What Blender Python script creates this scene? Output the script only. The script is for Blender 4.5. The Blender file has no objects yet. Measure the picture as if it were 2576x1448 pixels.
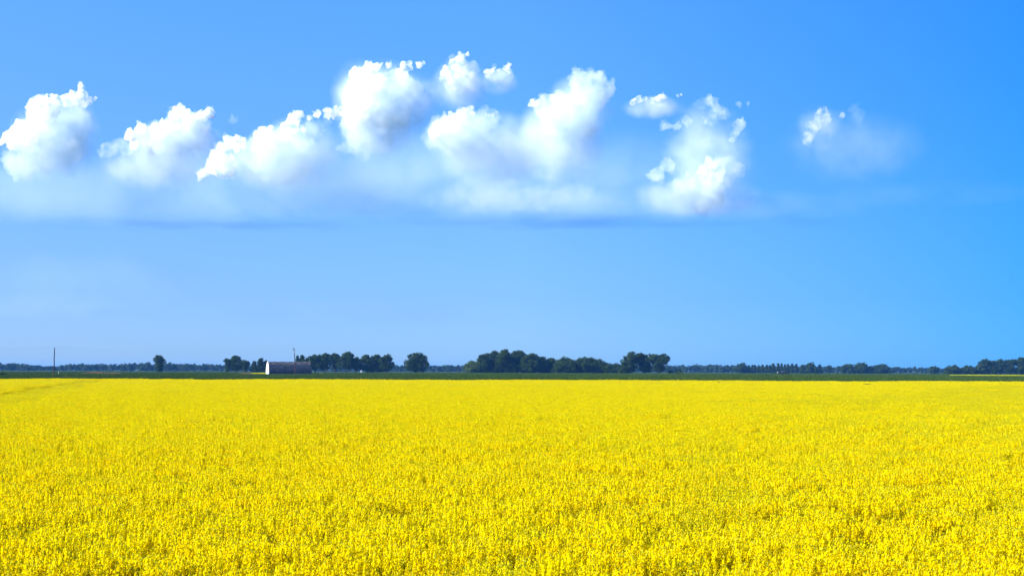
import bpy, bmesh, math, random
import numpy as np
from mathutils import Matrix, Vector, noise as mnoise

scene = bpy.context.scene
R = math.radians

# ------------------------------------------------------------------ camera
CAM_H = 3.0
PITCH = math.atan(207.5 / 3577.0)
ROLL = R(0.15)
cam_data = bpy.data.cameras.new("camera")
cam = bpy.data.objects.new("camera", cam_data)
scene.collection.objects.link(cam)
scene.camera = cam
cam_data.sensor_width = 36.0
cam_data.lens = 50.0
cam_data.clip_start = 0.1
cam_data.clip_end = 60000.0
cam.matrix_world = (Matrix.Translation((0, 0, CAM_H)) @ Matrix.Rotation(R(90) + PITCH, 4, 'X')
                    @ Matrix.Rotation(ROLL, 4, 'Z'))

# ------------------------------------------------------------------ sky, sun, exposure
SUN_EL, SUN_BACK = R(36), R(20)          # sun well to the left, a little behind the camera
sun_dir = Vector((-math.cos(SUN_BACK) * math.cos(SUN_EL), -math.sin(SUN_BACK) * math.cos(SUN_EL), math.sin(SUN_EL)))
SKY_TINT = [(0.0, (0.27, 0.38, 0.74, 1)), (0.05, (0.27, 0.365, 0.78, 1)), (0.10, (0.30, 0.41, 0.74, 1)), (0.245, (0.33, 0.55, 0.86, 1)), (0.6, (0.5, 0.75, 1.0, 1))]
world = bpy.data.worlds.new("World")
scene.world = world
world.use_nodes = True
wn, wl = world.node_tree.nodes, world.node_tree.links
wn.clear()
w_out = wn.new('ShaderNodeOutputWorld')
w_bg = wn.new('ShaderNodeBackground')
w_sky = wn.new('ShaderNodeTexSky')
w_sky.sky_type = 'NISHITA'
w_sky.sun_disc = False
w_sky.sun_elevation = SUN_EL
w_sky.sun_rotation = math.atan2(sun_dir.x, sun_dir.y)
w_sky.air_density = 1.0
w_sky.dust_density = 0.2
w_sky.ozone_density = 2.0
# the clear, deep summer blue: the physical sky filtered by height and, weakly, by bearing (polarised away from the sun)
w_tc = wn.new('ShaderNodeTexCoord')
w_sep = wn.new('ShaderNodeSeparateXYZ')
wl.new(w_tc.outputs['Generated'], w_sep.inputs[0])
w_el = wn.new('ShaderNodeValToRGB')
cr = w_el.color_ramp
cr.elements[0].position = 0.0; cr.elements[0].color = SKY_TINT[0][1]
cr.elements[1].position = SKY_TINT[-1][0]; cr.elements[1].color = SKY_TINT[-1][1]
for p_, c_ in SKY_TINT[1:-1]:
    cr.elements.new(p_).color = c_
wl.new(w_sep.outputs['Z'], w_el.inputs[0])
w_az = wn.new('ShaderNodeMapRange')
w_az.inputs['From Min'].default_value = -0.36; w_az.inputs['From Max'].default_value = 0.36
wl.new(w_sep.outputs['X'], w_az.inputs['Value'])
w_azc = wn.new('ShaderNodeValToRGB')
w_azc.color_ramp.elements[0].color = (0.80, 0.95, 1.0, 1); w_azc.color_ramp.elements[1].color = (0.14, 0.58, 0.95, 1)
w_azc.color_ramp.elements.new(0.5).color = (0.68, 0.91, 1.0, 1)
wl.new(w_az.outputs[0], w_azc.inputs[0])
def mul(a, b):
    m = wn.new('ShaderNodeMix'); m.data_type = 'RGBA'; m.blend_type = 'MULTIPLY'; m.inputs[0].default_value = 1.0
    wl.new(a, m.inputs[6]); wl.new(b, m.inputs[7])
    return m.outputs[2]
w_bg.inputs['Strength'].default_value = 0.120
wl.new(mul(mul(w_sky.outputs[0], w_el.outputs[0]), w_azc.outputs[0]), w_bg.inputs['Color'])
wl.new(w_bg.outputs[0], w_out.inputs['Surface'])

sun_data = bpy.data.lights.new("sun", 'SUN')
sun_data.energy = 5.0
sun_data.angle = R(0.5)
sun_data.color = (1.0, 0.965, 0.90)
sun = bpy.data.objects.new("sun", sun_data)
scene.collection.objects.link(sun)
sun.rotation_euler = sun_dir.to_track_quat('Z', 'Y').to_euler()

scene.view_settings.view_transform = 'Standard'
scene.view_settings.look = 'None'
scene.view_settings.exposure = 1.2
scene.view_settings.gamma = 1.0
cy = scene.cycles
cy.max_bounces = 20
cy.diffuse_bounces = 3
cy.glossy_bounces = 2
cy.transmission_bounces = 3
cy.transparent_max_bounces = 8
cy.volume_bounces = 20
cy.use_denoising = True
cy.sample_clamp_indirect = 8.0

# ------------------------------------------------------------------ helpers
rng = np.random.default_rng(7)
random.seed(7)
PX = 3577.0
M3 = cam.matrix_world.to_3x3()


def ray(px, py):
    """Direction from the camera for a survey reading (2576 x 1448 grid), scaled to one metre forward."""
    d = M3 @ Vector(((px - 1288.0) / PX, (724.0 - py) / PX, -1.0))
    return d / d.y


def spot(px, dist, z=0.0):
    """Place on the flat ground at a distance, in the bearing of a survey reading."""
    d = ray(px, 931.5)
    return Vector((d.x * dist, dist, z))


def horizon_y(px):
    return 931.5 + (px - 1288.0) * math.tan(ROLL)


def link(o):
    scene.collection.objects.link(o)
    return o


def tag(o, label=None, category=None, group=None, kind=None):
    if label: o['label'] = label
    if category: o['category'] = category
    if group: o['group'] = group
    if kind: o['kind'] = kind
    return o


def empty(name, loc, label, category, group=None):
    o = link(bpy.data.objects.new(name, None))
    o.location = loc
    o.empty_display_size = 1.0
    return tag(o, label, category, group)


def mesh_obj(name, verts, faces, mat, parent=None, smooth=False, tints=None, loc=None, linked=True):
    me = bpy.data.meshes.new(name)
    me.from_pydata([tuple(v) for v in verts], [], [tuple(f) for f in faces])
    mats = mat if isinstance(mat, (list, tuple)) else [mat]
    for m in mats:
        me.materials.append(m)
    if tints is not None:
        a = me.attributes.new("tint", 'FLOAT', 'FACE')
        a.data.foreach_set('value', np.asarray(tints, dtype=np.float32))
    if smooth:
        me.polygons.foreach_set('use_smooth', [True] * len(me.polygons))
    me.update()
    o = bpy.data.objects.new(name, me)
    if linked:
        link(o)
    if parent is not None:
        o.parent = parent
    if loc is not None:
        o.location = loc
    return o


def quad_mesh(name, V, mat, tints, parent=None, midx=None, loc=None, linked=True):
    """V: (n,4,3) quads, all separate."""
    n = len(V)
    me = bpy.data.meshes.new(name)
    me.vertices.add(n * 4)
    me.vertices.foreach_set('co', np.ascontiguousarray(V, dtype=np.float32).ravel())
    me.loops.add(n * 4)
    me.loops.foreach_set('vertex_index', np.arange(n * 4, dtype=np.int32))
    me.polygons.add(n)
    me.polygons.foreach_set('loop_start', np.arange(0, n * 4, 4, dtype=np.int32))
    me.polygons.foreach_set('loop_total', np.full(n, 4, dtype=np.int32))
    mats = mat if isinstance(mat, (list, tuple)) else [mat]
    for m in mats:
        me.materials.append(m)
    if midx is not None:
        me.polygons.foreach_set('material_index', np.asarray(midx, dtype=np.int32))
    a = me.attributes.new("tint", 'FLOAT', 'FACE')
    a.data.foreach_set('value', np.asarray(tints, dtype=np.float32))
    me.update(calc_edges=True)
    me.validate()
    o = bpy.data.objects.new(name, me)
    if linked:
        link(o)
    if parent is not None:
        o.parent = parent
    if loc is not None:
        o.location = loc
    return o


class Build:
    """Collects boxes, bars and prisms into one mesh."""
    def __init__(self):
        self.v, self.f = [], []

    def add(self, vs, fs):
        o = len(self.v)
        self.v += [tuple(x) for x in vs]
        self.f += [tuple(i + o for i in f) for f in fs]

    def box(self, c, s, taper=1.0):
        x, y, z = (k / 2 for k in s)
        vs = []
        for sz, t in ((-z, 1.0), (z, taper)):
            vs += [(c[0] - x * t, c[1] - y * t, c[2] + sz), (c[0] + x * t, c[1] - y * t, c[2] + sz),
                   (c[0] + x * t, c[1] + y * t, c[2] + sz), (c[0] - x * t, c[1] + y * t, c[2] + sz)]
        self.add(vs, [(3, 2, 1, 0), (4, 5, 6, 7), (0, 1, 5, 4), (1, 2, 6, 5), (2, 3, 7, 6), (3, 0, 4, 7)])

    def tube(self, pts, rad, n=8):
        pts = [Vector(p) for p in pts]
        rings = []
        for i, p in enumerate(pts):
            d = (pts[min(i + 1, len(pts) - 1)] - pts[max(i - 1, 0)]).normalized()
            a = d.cross(Vector((0.31, 0.94, 0.12))).normalized()
            b = d.cross(a)
            r = rad[i] if isinstance(rad, (list, tuple)) else rad
            rings.append([p + a * r * math.cos(2 * math.pi * k / n) + b * r * math.sin(2 * math.pi * k / n) for k in range(n)])
        vs = [v for rg in rings for v in rg]
        fs = []
        for i in range(len(pts) - 1):
            for k in range(n):
                fs.append((i * n + k, i * n + (k + 1) % n, (i + 1) * n + (k + 1) % n, (i + 1) * n + k))
        fs.append(tuple(range(n - 1, -1, -1)))
        fs.append(tuple(range((len(pts) - 1) * n, len(pts) * n)))
        self.add(vs, fs)

    def obj(self, name, mat, parent=None, smooth=False):
        return mesh_obj(name, self.v, self.f, mat, parent, smooth)


# ------------------------------------------------------------------ materials
def new_mat(name):
    m = bpy.data.materials.new(name)
    m.use_nodes = True
    m.node_tree.nodes.clear()
    return m, m.node_tree.nodes, m.node_tree.links


def leaf_mat(name, c0, c1, trans=0.3, rough=0.6, per_instance=0.0):
    m, n, l = new_mat(name)
    out = n.new('ShaderNodeOutputMaterial')
    at = n.new('ShaderNodeAttribute'); at.attribute_name = 'tint'
    mix = n.new('ShaderNodeMix'); mix.data_type = 'RGBA'
    mix.inputs[6].default_value = (*c0, 1); mix.inputs[7].default_value = (*c1, 1)
    fac = at.outputs['Fac']
    if per_instance:
        oi = n.new('ShaderNodeObjectInfo')
        ma = n.new('ShaderNodeMath'); ma.operation = 'MULTIPLY_ADD'; ma.use_clamp = True
        ma.inputs[1].default_value = per_instance
        l.new(oi.outputs['Random'], ma.inputs[0]); l.new(fac, ma.inputs[2])
        fac = ma.outputs[0]
    l.new(fac, mix.inputs[0])
    d = n.new('ShaderNodeBsdfDiffuse'); t = n.new('ShaderNodeBsdfTranslucent')
    l.new(mix.outputs[2], d.inputs['Color']); l.new(mix.outputs[2], t.inputs['Color'])
    ms = n.new('ShaderNodeMixShader'); ms.inputs[0].default_value = trans
    l.new(d.outputs[0], ms.inputs[1]); l.new(t.outputs[0], ms.inputs[2])
    l.new(ms.outputs[0], out.inputs['Surface'])
    return m


def noise_mat(name, c0, c1, scale=1.0, rough=0.8, detail=4.0, stretch=(1, 1, 1), lo=0.35, hi=0.65, bump=0.0):
    m, n, l = new_mat(name)
    out = n.new('ShaderNodeOutputMaterial')
    p = n.new('ShaderNodeBsdfPrincipled'); p.inputs['Roughness'].default_value = rough
    p.inputs['Specular IOR Level'].default_value = 0.5 if rough < 0.6 else 0.08
    tc = n.new('ShaderNodeTexCoord')
    mp = n.new('ShaderNodeMapping'); mp.inputs['Scale'].default_value = stretch
    nz = n.new('ShaderNodeTexNoise'); nz.inputs['Scale'].default_value = scale; nz.inputs['Detail'].default_value = detail
    cr = n.new('ShaderNodeValToRGB')
    cr.color_ramp.elements[0].position = lo; cr.color_ramp.elements[1].position = hi
    cr.color_ramp.elements[0].color = (*c0, 1); cr.color_ramp.elements[1].color = (*c1, 1)
    l.new(tc.outputs['Object'], mp.inputs[0]); l.new(mp.outputs[0], nz.inputs['Vector'])
    l.new(nz.outputs['Fac'], cr.inputs[0]); l.new(cr.outputs[0], p.inputs['Base Color'])
    if bump:
        b = n.new('ShaderNodeBump'); b.inputs['Strength'].default_value = bump
        l.new(nz.outputs['Fac'], b.inputs['Height']); l.new(b.outputs[0], p.inputs['Normal'])
    l.new(p.outputs[0], out.inputs['Surface'])
    return m


def volume_mat(name, color, density, aniso=0.0):
    m, n, l = new_mat(name)
    out = n.new('ShaderNodeOutputMaterial')
    v = n.new('ShaderNodeVolumePrincipled')
    v.inputs['Color'].default_value = (*color, 1)
    v.inputs['Density'].default_value = density
    v.inputs['Anisotropy'].default_value = aniso
    v.inputs['Density Attribute'].default_value = ''
    l.new(v.outputs[0], out.inputs['Volume'])
    m.cycles.homogeneous_volume = True
    return m


M_petal = leaf_mat('canola_petal', (0.96, 0.735, 0.002), (0.86, 0.815, 0.003), trans=0.54, per_instance=0.25)
M_stem = leaf_mat('canola_stem', (0.20, 0.23, 0.008), (0.44, 0.42, 0.02), trans=0.3)
M_cropleaf = leaf_mat('green_crop_leaf', (0.026, 0.068, 0.012), (0.080, 0.122, 0.026), trans=0.2, per_instance=0.3)
M_crown = leaf_mat('tree_foliage', (0.009, 0.022, 0.004), (0.054, 0.086, 0.014), trans=0.15)
M_crown_pale = leaf_mat('pale_foliage', (0.05, 0.085, 0.02), (0.11, 0.15, 0.04), trans=0.25)
M_far = leaf_mat('far_foliage', (0.022, 0.042, 0.016), (0.045, 0.072, 0.024), trans=0.2)
M_dry = leaf_mat('dry_grass', (0.22, 0.15, 0.06), (0.42, 0.32, 0.14), trans=0.2)
M_bark = noise_mat('bark', (0.06, 0.05, 0.04), (0.16, 0.13, 0.10), 2.0, 0.9, stretch=(4, 4, 0.6))
M_wood = noise_mat('pole_wood', (0.035, 0.022, 0.02), (0.09, 0.06, 0.052), 1.2, 0.85, stretch=(6, 6, 0.5))
M_ground = noise_mat('ground_soil', (0.016, 0.036, 0.008), (0.036, 0.058, 0.016), 0.02, 0.95, 8.0)
M_white = noise_mat('white_paint', (0.62, 0.62, 0.60), (0.82, 0.82, 0.80), 1.5, 0.6, stretch=(1, 4, 0.3), lo=0.2, hi=0.6)
M_shingle = noise_mat('grey_shingle', (0.011, 0.018, 0.034), (0.034, 0.044, 0.068), 1.1, 0.8, 6.0, stretch=(0.6, 1.4, 1.4), bump=0.3)
M_ridge = noise_mat('rusty_shingle', (0.030, 0.030, 0.034), (0.078, 0.080, 0.094), 0.9, 0.85, 5.0, stretch=(0.7, 1.5, 1.5), lo=0.42, hi=0.6, bump=0.3)
M_bare = noise_mat('bare_boards', (0.02, 0.035, 0.025), (0.05, 0.06, 0.05), 3.0, 0.9)
M_darkpaint = noise_mat('dark_paint', (0.012, 0.014, 0.02), (0.03, 0.032, 0.04), 2.0, 0.35)
M_rubber = noise_mat('rubber', (0.015, 0.015, 0.015), (0.03, 0.03, 0.03), 4.0, 0.8)
M_metal = noise_mat('grey_metal', (0.20, 0.21, 0.22), (0.32, 0.33, 0.34), 2.0, 0.5)
M_glassy = noise_mat('ceramic', (0.10, 0.07, 0.06), (0.14, 0.10, 0.09), 2.0, 0.2)
M_window = noise_mat('dark_window', (0.02, 0.03, 0.04), (0.04, 0.05, 0.06), 2.0, 0.1)
M_bird = noise_mat('bird_plumage', (0.012, 0.011, 0.012), (0.04, 0.035, 0.03), 8.0, 0.7)

# ------------------------------------------------------------------ ground
def make_ground():
    bm = bmesh.new()
    bmesh.ops.create_grid(bm, x_segments=40, y_segments=40, size=6500.0)
    me = bpy.data.meshes.new('ground'); bm.to_mesh(me); bm.free()
    me.materials.append(M_ground)
    o = link(bpy.data.objects.new('ground', me))
    o.location = (0, 5500, 0)
    tag(o, 'flat green and brown prairie ground reaching the horizon', 'ground', kind='structure')
make_ground()

# ------------------------------------------------------------------ scattering by geometry nodes
def scatter_tree(coll):
    t = bpy.data.node_groups.new('scatter', 'GeometryNodeTree')
    t.interface.new_socket('Geometry', in_out='INPUT', socket_type='NodeSocketGeometry')
    t.interface.new_socket('Geometry', in_out='OUTPUT', socket_type='NodeSocketGeometry')
    gi, go = t.nodes.new('NodeGroupInput'), t.nodes.new('NodeGroupOutput')
    ci = t.nodes.new('GeometryNodeCollectionInfo')
    ci.inputs['Collection'].default_value = coll
    ci.inputs['Separate Children'].default_value = True
    ci.inputs['Reset Children'].default_value = True
    ip = t.nodes.new('GeometryNodeInstanceOnPoints')
    ip.inputs['Pick Instance'].default_value = True
    na = t.nodes.new('GeometryNodeInputNamedAttribute'); na.data_type = 'INT'; na.inputs['Name'].default_value = 'vid'
    nr = t.nodes.new('GeometryNodeInputNamedAttribute'); nr.data_type = 'FLOAT_VECTOR'; nr.inputs['Name'].default_value = 'rot'
    ns = t.nodes.new('GeometryNodeInputNamedAttribute'); ns.data_type = 'FLOAT_VECTOR'; ns.inputs['Name'].default_value = 'scl'
    er = t.nodes.new('FunctionNodeEulerToRotation')
    L = t.links.new
    L(gi.outputs[0], ip.inputs['Points']); L(ci.outputs[0], ip.inputs['Instance'])
    L(na.outputs[0], ip.inputs['Instance Index']); L(nr.outputs[0], er.inputs[0])
    L(er.outputs[0], ip.inputs['Rotation']); L(ns.outputs[0], ip.inputs['Scale'])
    L(ip.outputs[0], go.inputs[0])
    return t


def scatter(name, tiles, pts, vid, rot, scl, label, category):
    coll = bpy.data.collections.new(name + '_tiles')
    for o in tiles:
        coll.objects.link(o)
    order = {o.name: i for i, o in enumerate(sorted(tiles, key=lambda q: q.name))}
    remap = np.array([order[o.name] for o in tiles], dtype=np.int32)
    me = bpy.data.meshes.new(name)
    me.vertices.add(len(pts))
    me.vertices.foreach_set('co', np.asarray(pts, dtype=np.float32).ravel())
    a = me.attributes.new('vid', 'INT', 'POINT'); a.data.foreach_set('value', remap[np.asarray(vid)])
    a = me.attributes.new('rot', 'FLOAT_VECTOR', 'POINT'); a.data.foreach_set('vector', np.asarray(rot, dtype=np.float32).ravel())
    a = me.attributes.new('scl', 'FLOAT_VECTOR', 'POINT'); a.data.foreach_set('vector', np.asarray(scl, dtype=np.float32).ravel())
    me.update()
    o = link(bpy.data.objects.new(name, me))
    md = o.modifiers.new('scatter', 'NODES')
    md.node_group = scatter_tree(coll)
    return tag(o, label, category, kind='stuff')


def rand_dirs(n, up=0.0, g=rng):
    d = g.normal(size=(n, 3)); d[:, 2] = d[:, 2] + up
    return d / np.linalg.norm(d, axis=1, keepdims=True)


def quads(c, nrm, w, h, g=rng):
    """Quads centred at c, facing nrm, random spin."""
    n = len(c)
    t = g.normal(size=(n, 3))
    a = np.cross(nrm, t); a /= np.linalg.norm(a, axis=1, keepdims=True) + 1e-9
    b = np.cross(nrm, a)
    w = np.broadcast_to(np.asarray(w), (n,))[:, None] * 0.5
    h = np.broadcast_to(np.asarray(h), (n,))[:, None] * 0.5
    return np.stack([c - a * w - b * h, c + a * w - b * h, c + a * w + b * h, c - a * w + b * h], axis=1)


def sticks(p0, p1, w, g=rng):
    """Flat upright strips from p0 to p1, width w, random heading (two crossed)."""
    n = len(p0)
    ang = g.uniform(0, math.pi, n)
    out = []
    for k in (0, math.pi / 2):
        s = np.stack([np.cos(ang + k), np.sin(ang + k), np.zeros(n)], axis=1) * (np.broadcast_to(np.asarray(w), (n,))[:, None] * 0.5)
        out.append(np.stack([p0 - s, p0 + s, p1 + s * 0.7, p1 - s * 0.7], axis=1))
    return np.concatenate(out)


def canola_tile(name, size, plants, racemes, flowers, fsize, green=1.0, t0=0.0):
    """A patch of flowering canola: stems, side branches, racemes of four-petalled flowers, buds and leaves."""
    g = np.random.default_rng(sum(map(ord, name)) + int(size * 100) + int(flowers * 7 + green * 31))
    n_p = int(plants * size * size)
    base = np.column_stack([g.uniform(-size / 2, size / 2, n_p), g.uniform(-size / 2, size / 2, n_p), np.zeros(n_p)])
    top = base + np.column_stack([g.normal(0, 0.05, n_p), g.normal(0, 0.05, n_p), g.normal(1.16, 0.048, n_p)])
    V, T, I = [], [], []
    def put(q, t, i):
        V.append(q); T.append(t); I.append(np.full(len(q), i))
    mid = base + (top - base) * 0.35
    q = sticks(mid, top, 0.006, g); put(q, g.uniform(0, 1, len(q)), 1)
    rt = [top]
    for k in range(racemes - 1):
        s = base + (top - base) * g.uniform(0.55, 0.8, (n_p, 1))
        e = top + np.column_stack([g.normal(0, 0.10, n_p), g.normal(0, 0.10, n_p), g.normal(-0.11, 0.07, n_p)])
        q = sticks(s, e, 0.004, g)[:n_p]; put(q, g.uniform(0, 1, len(q)), 1)
        rt.append(e)
    rt = np.concatenate(rt)
    # buds at the raceme tips
    q = quads(rt + [0, 0, 0.012], rand_dirs(len(rt), 0.5, g), 0.022, 0.022, g); put(q, g.uniform(0.4, 1.2, len(q)), 1)
    # flowers
    idx = np.repeat(np.arange(len(rt)), flowers)
    h = g.uniform(0.0, 0.11, len(idx))
    ang = g.uniform(0, 2 * math.pi, len(idx))
    rad = 0.012 + 0.28 * h * g.uniform(0.5, 1.1, len(idx))
    out = np.column_stack([np.cos(ang), np.sin(ang), np.zeros(len(idx))])
    c = rt[idx] + out * rad[:, None]; c[:, 2] -= h
    nrm = out * 0.8 + rand_dirs(len(idx), 0.9, g) * 0.9
    nrm /= np.linalg.norm(nrm, axis=1, keepdims=True)
    t = np.cross(nrm, g.normal(size=nrm.shape)); t /= np.linalg.norm(t, axis=1, keepdims=True)
    b = np.cross(nrm, t)
    s = (fsize * g.uniform(0.8, 1.2, len(idx)))[:, None] * 0.5
    tint = g.uniform(t0, t0 + 0.55, len(idx))
    for a1, a2 in ((t, b), (b, -t)):       # two petal pairs, cupped
        cup = nrm * s * 0.35
        put(np.stack([c - a1 * s + cup - a2 * s * 0.45, c - a2 * s * 0.5 + a1 * 0, c + a1 * s + cup + a2 * s * 0.45, c + a2 * s * 0.5], axis=1), tint, 0)
    # leaves and pods underneath
    nl = int(green * 45 * size * size)
    lc = np.column_stack([g.uniform(-size / 2, size / 2, nl), g.uniform(-size / 2, size / 2, nl), g.uniform(0.2, 0.9, nl)])
    q = quads(lc, rand_dirs(nl, 0.8, g), 0.045, 0.11, g); put(q, g.uniform(-0.3, 0.8, nl), 1)
    npd = int(green * 50 * size * size)
    p0 = np.column_stack([g.uniform(-size / 2, size / 2, npd), g.uniform(-size / 2, size / 2, npd), g.uniform(0.7, 1.05, npd)])
    d = rand_dirs(npd, 1.0, g) * 0.06
    q = sticks(p0, p0 + d, 0.005, g)[:npd]; put(q, g.uniform(0.3, 1, npd), 1)
    return quad_mesh(name, np.concatenate(V), [M_petal, M_stem], np.concatenate(T), midx=np.concatenate(I), linked=False)


def canola_far_tile(name, size, green=1.0, density=330, t0=0.35):
    """A wider patch of the same crop with each raceme as a few larger faces, for the middle of the field and beyond."""
    g = np.random.default_rng(int(size * 100) + int(green * 31) + sum(map(ord, name)))
    n = int(density * size * size)
    c = np.column_stack([g.uniform(-size / 2, size / 2, n), g.uniform(-size / 2, size / 2, n), g.normal(1.08, 0.085, n)])
    nrm = rand_dirs(n, 0.45, g)
    q1 = quads(c, nrm, g.uniform(0.03, 0.055, n), g.uniform(0.05, 0.10, n), g)
    t1 = g.uniform(t0, t0 + 0.6, n)
    ns = int(34 * size * size)
    p0 = np.column_stack([g.uniform(-size / 2, size / 2, ns), g.uniform(-size / 2, size / 2, ns), np.full(ns, 0.5)])
    p1 = p0 + np.column_stack([g.normal(0, 0.05, ns), g.normal(0, 0.05, ns), g.normal(0.66, 0.07, ns)])
    q2 = sticks(p0, p1, 0.02, g); t2 = g.uniform(0, 1, len(q2))
    nl = int(green * 70 * size * size)
    lc = np.column_stack([g.uniform(-size / 2, size / 2, nl), g.uniform(-size / 2, size / 2, nl), g.uniform(0.4, 1.02, nl)])
    q3 = quads(lc, rand_dirs(nl, 0.7, g), 0.06, 0.13, g); t3 = g.uniform(-0.2, 0.9, nl)
    V = np.concatenate([q1, q2, q3]); T = np.concatenate([t1, t2, t3])
    I = np.concatenate([np.zeros(len(q1)), np.ones(len(q2) + len(q3))])
    return quad_mesh(name, V, [M_petal, M_stem], T, midx=I, linked=False)


def field_noise(x, y, s, seed=0.0):
    return np.array([mnoise.fractal(Vector((a / s, b / s, seed)), 1.0, 2.0, 3) for a, b in zip(x, y)])


# far edge of the canola: from nearer the camera at right to farther at left
def far_edge(x):
    return 268.0 - 0.03 * x


def jitter_grid(y0, y1, step, half, g):
    P = []
    y = y0
    while y < y1:
        w = half(y)
        xs = np.arange(-w, w, step)
        P.append(np.column_stack([xs + g.uniform(-0.3, 0.3, len(xs)) * step, np.full(len(xs), y) + g.uniform(-0.3, 0.3, len(xs)) * step]))
        y += step
    return np.concatenate(P)


def make_canola():
    g = np.random.default_rng(11)
    near = [canola_tile('canola_patch%d' % k, 1.2, 40, 5, 25 + k % 2, 0.032, 0.6) for k in range(3)]
    near += [canola_tile('canola_patch_lemon%d' % k, 1.2, 40, 5, 25 + k % 2, 0.032, 0.6, 0.15) for k in range(3)]
    near += [canola_tile('canola_patch_green%d' % k, 1.2, 32, 4, 9, 0.028, 2.6, 0.1) for k in range(2)]
    bands = [(5.5, 40, 0.58), (40, 74, 0.72), (74, 120, 1.0), (120, 180, 1.4), (180, 300, 1.9)]
    P, XY = [], []
    for y0, y1, k in bands:
        q = jitter_grid(y0, y1, 0.98 * k, lambda y: 0.37 * y + 9, g)
        q[:, 1] += g.uniform(-2, 2, len(q)) * k
        P.append(q); XY.append(np.full(len(q), k))
    P = np.concatenate(P); XY = np.concatenate(XY)
    keep = P[:, 1] < far_edge(P[:, 0])
    P = P[keep]; XY = XY[keep]
    f1 = field_noise(P[:, 0], P[:, 1], 9.0, 1.3)
    f2 = field_noise(P[:, 0], P[:, 1], 30.0, 5.1)
    # a wheel track running away through the left of the field
    d_track = np.abs(P[:, 0] + 31.0 + (P[:, 1] - 85.0) * 0.252)
    track = (d_track < 3.0) & (P[:, 1] < 250)
    gprob = np.clip(0.01 + 0.25 * f1 + 0.55 * f2, 0.0, 0.65)
    # vignette darkening put in as crop less in bloom: a long patch down the right side and a smaller one at the left
    dr = ((P[:, 0] - 42 - (P[:, 1] - 118) * 0.35) / 14.0) ** 2 + ((P[:, 1] - 118) / 85.0) ** 2
    dl = ((P[:, 0] + 31 + (P[:, 1] - 80) * 0.37) / 4.0) ** 2 + ((P[:, 1] - 80) / 40.0) ** 2
    gprob = gprob + 1.3 * np.exp(-dr) + 0.5 * np.exp(-dl)
    gprob[track] = 0.9
    isg = g.uniform(size=len(P)) < np.minimum(gprob, 0.95)
    lemon = g.uniform(size=len(P)) < np.clip((P[:, 1] - 14) / 60, 0, 1)
    vid = np.where(isg, g.integers(6, 8, len(P)), g.integers(0, 3, len(P)) + 3 * lemon)
    zs = 1.0 + 0.10 * f2 + 0.08 * f1 + g.normal(0, 0.025, len(P)) - 0.155 * track - 0.05 * isg
    rot = np.column_stack([np.zeros(len(P)), np.zeros(len(P)), g.uniform(0, 2 * math.pi, len(P))])
    scl = np.column_stack([XY, XY, zs])
    scatter('canola_crop', near, np.column_stack([P, np.zeros(len(P))]), vid, rot, scl,
            'bright yellow flowering canola crop filling the foreground field', 'canola field')
    # a second, distant strip of canola beyond the green crop at the right
    b = jitter_grid(782, 792, 3.0, lambda y: 190.0, g)
    b[:, 0] += 430
    lo = spot(2425, 780).x
    b = b[b[:, 0] > lo + g.uniform(-6, 6, len(b))]
    n = len(b)
    rot = np.column_stack([np.zeros(n), np.zeros(n), g.uniform(0, 6.28, n)])
    scl = np.column_stack([np.full(n, 1.2), np.full(n, 1.2), g.normal(0.98, 0.04, n)])
    tiles = [canola_far_tile('distant_canola%d' % k, 3.0, 3.0, 110) for k in range(2)]
    scatter('canola_strip', tiles, np.column_stack([b, np.zeros(n)]), g.integers(0, 2, n), rot, scl,
            'thin strip of yellow canola beyond the green crop near the dark trees', 'canola strip')
    # a little patch by the barn
    c = spot(652, 803)
    b = np.column_stack([c.x + g.normal(0, 2.2, 12), c.y + g.normal(0, 2, 12)])
    n = len(b)
    rot = np.column_stack([np.zeros(n), np.zeros(n), g.uniform(0, 6.28, n)])
    scl = np.column_stack([np.full(n, 1.0), np.full(n, 1.0), g.normal(0.95, 0.12, n)])
    tiles = [canola_far_tile('barn_canola%d' % k, 3.0, 2.0, 150) for k in range(2)]
    scatter('yellow_weeds', tiles, np.column_stack([b, np.zeros(n)]), g.integers(0, 2, n), rot, scl,
            'patch of yellow weeds growing by the white end of the barn', 'weeds')
make_canola()


def crop_tile(name, size, density, hgt):
    g = np.random.default_rng(sum(map(ord, name)))
    n = int(density * size * size)
    p0 = np.column_stack([g.uniform(-size / 2, size / 2, n), g.uniform(-size / 2, size / 2, n), np.zeros(n)])
    p1 = p0 + np.column_stack([g.normal(0, 0.12, n), g.normal(0, 0.12, n), g.normal(hgt, hgt * 0.12, n)])
    q = sticks(p0, p1, g.uniform(0.12, 0.28, n), g)
    m = n * 2
    c = np.column_stack([g.uniform(-size / 2, size / 2, m), g.uniform(-size / 2, size / 2, m), g.uniform(hgt * 0.6, hgt, m)])
    q2 = quads(c, rand_dirs(m, 1.0, g), 0.25, 0.4, g)
    V = np.concatenate([q, q2])
    return quad_mesh(name, V, M_cropleaf, g.uniform(0, 0.8, len(V)), linked=False)


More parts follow.
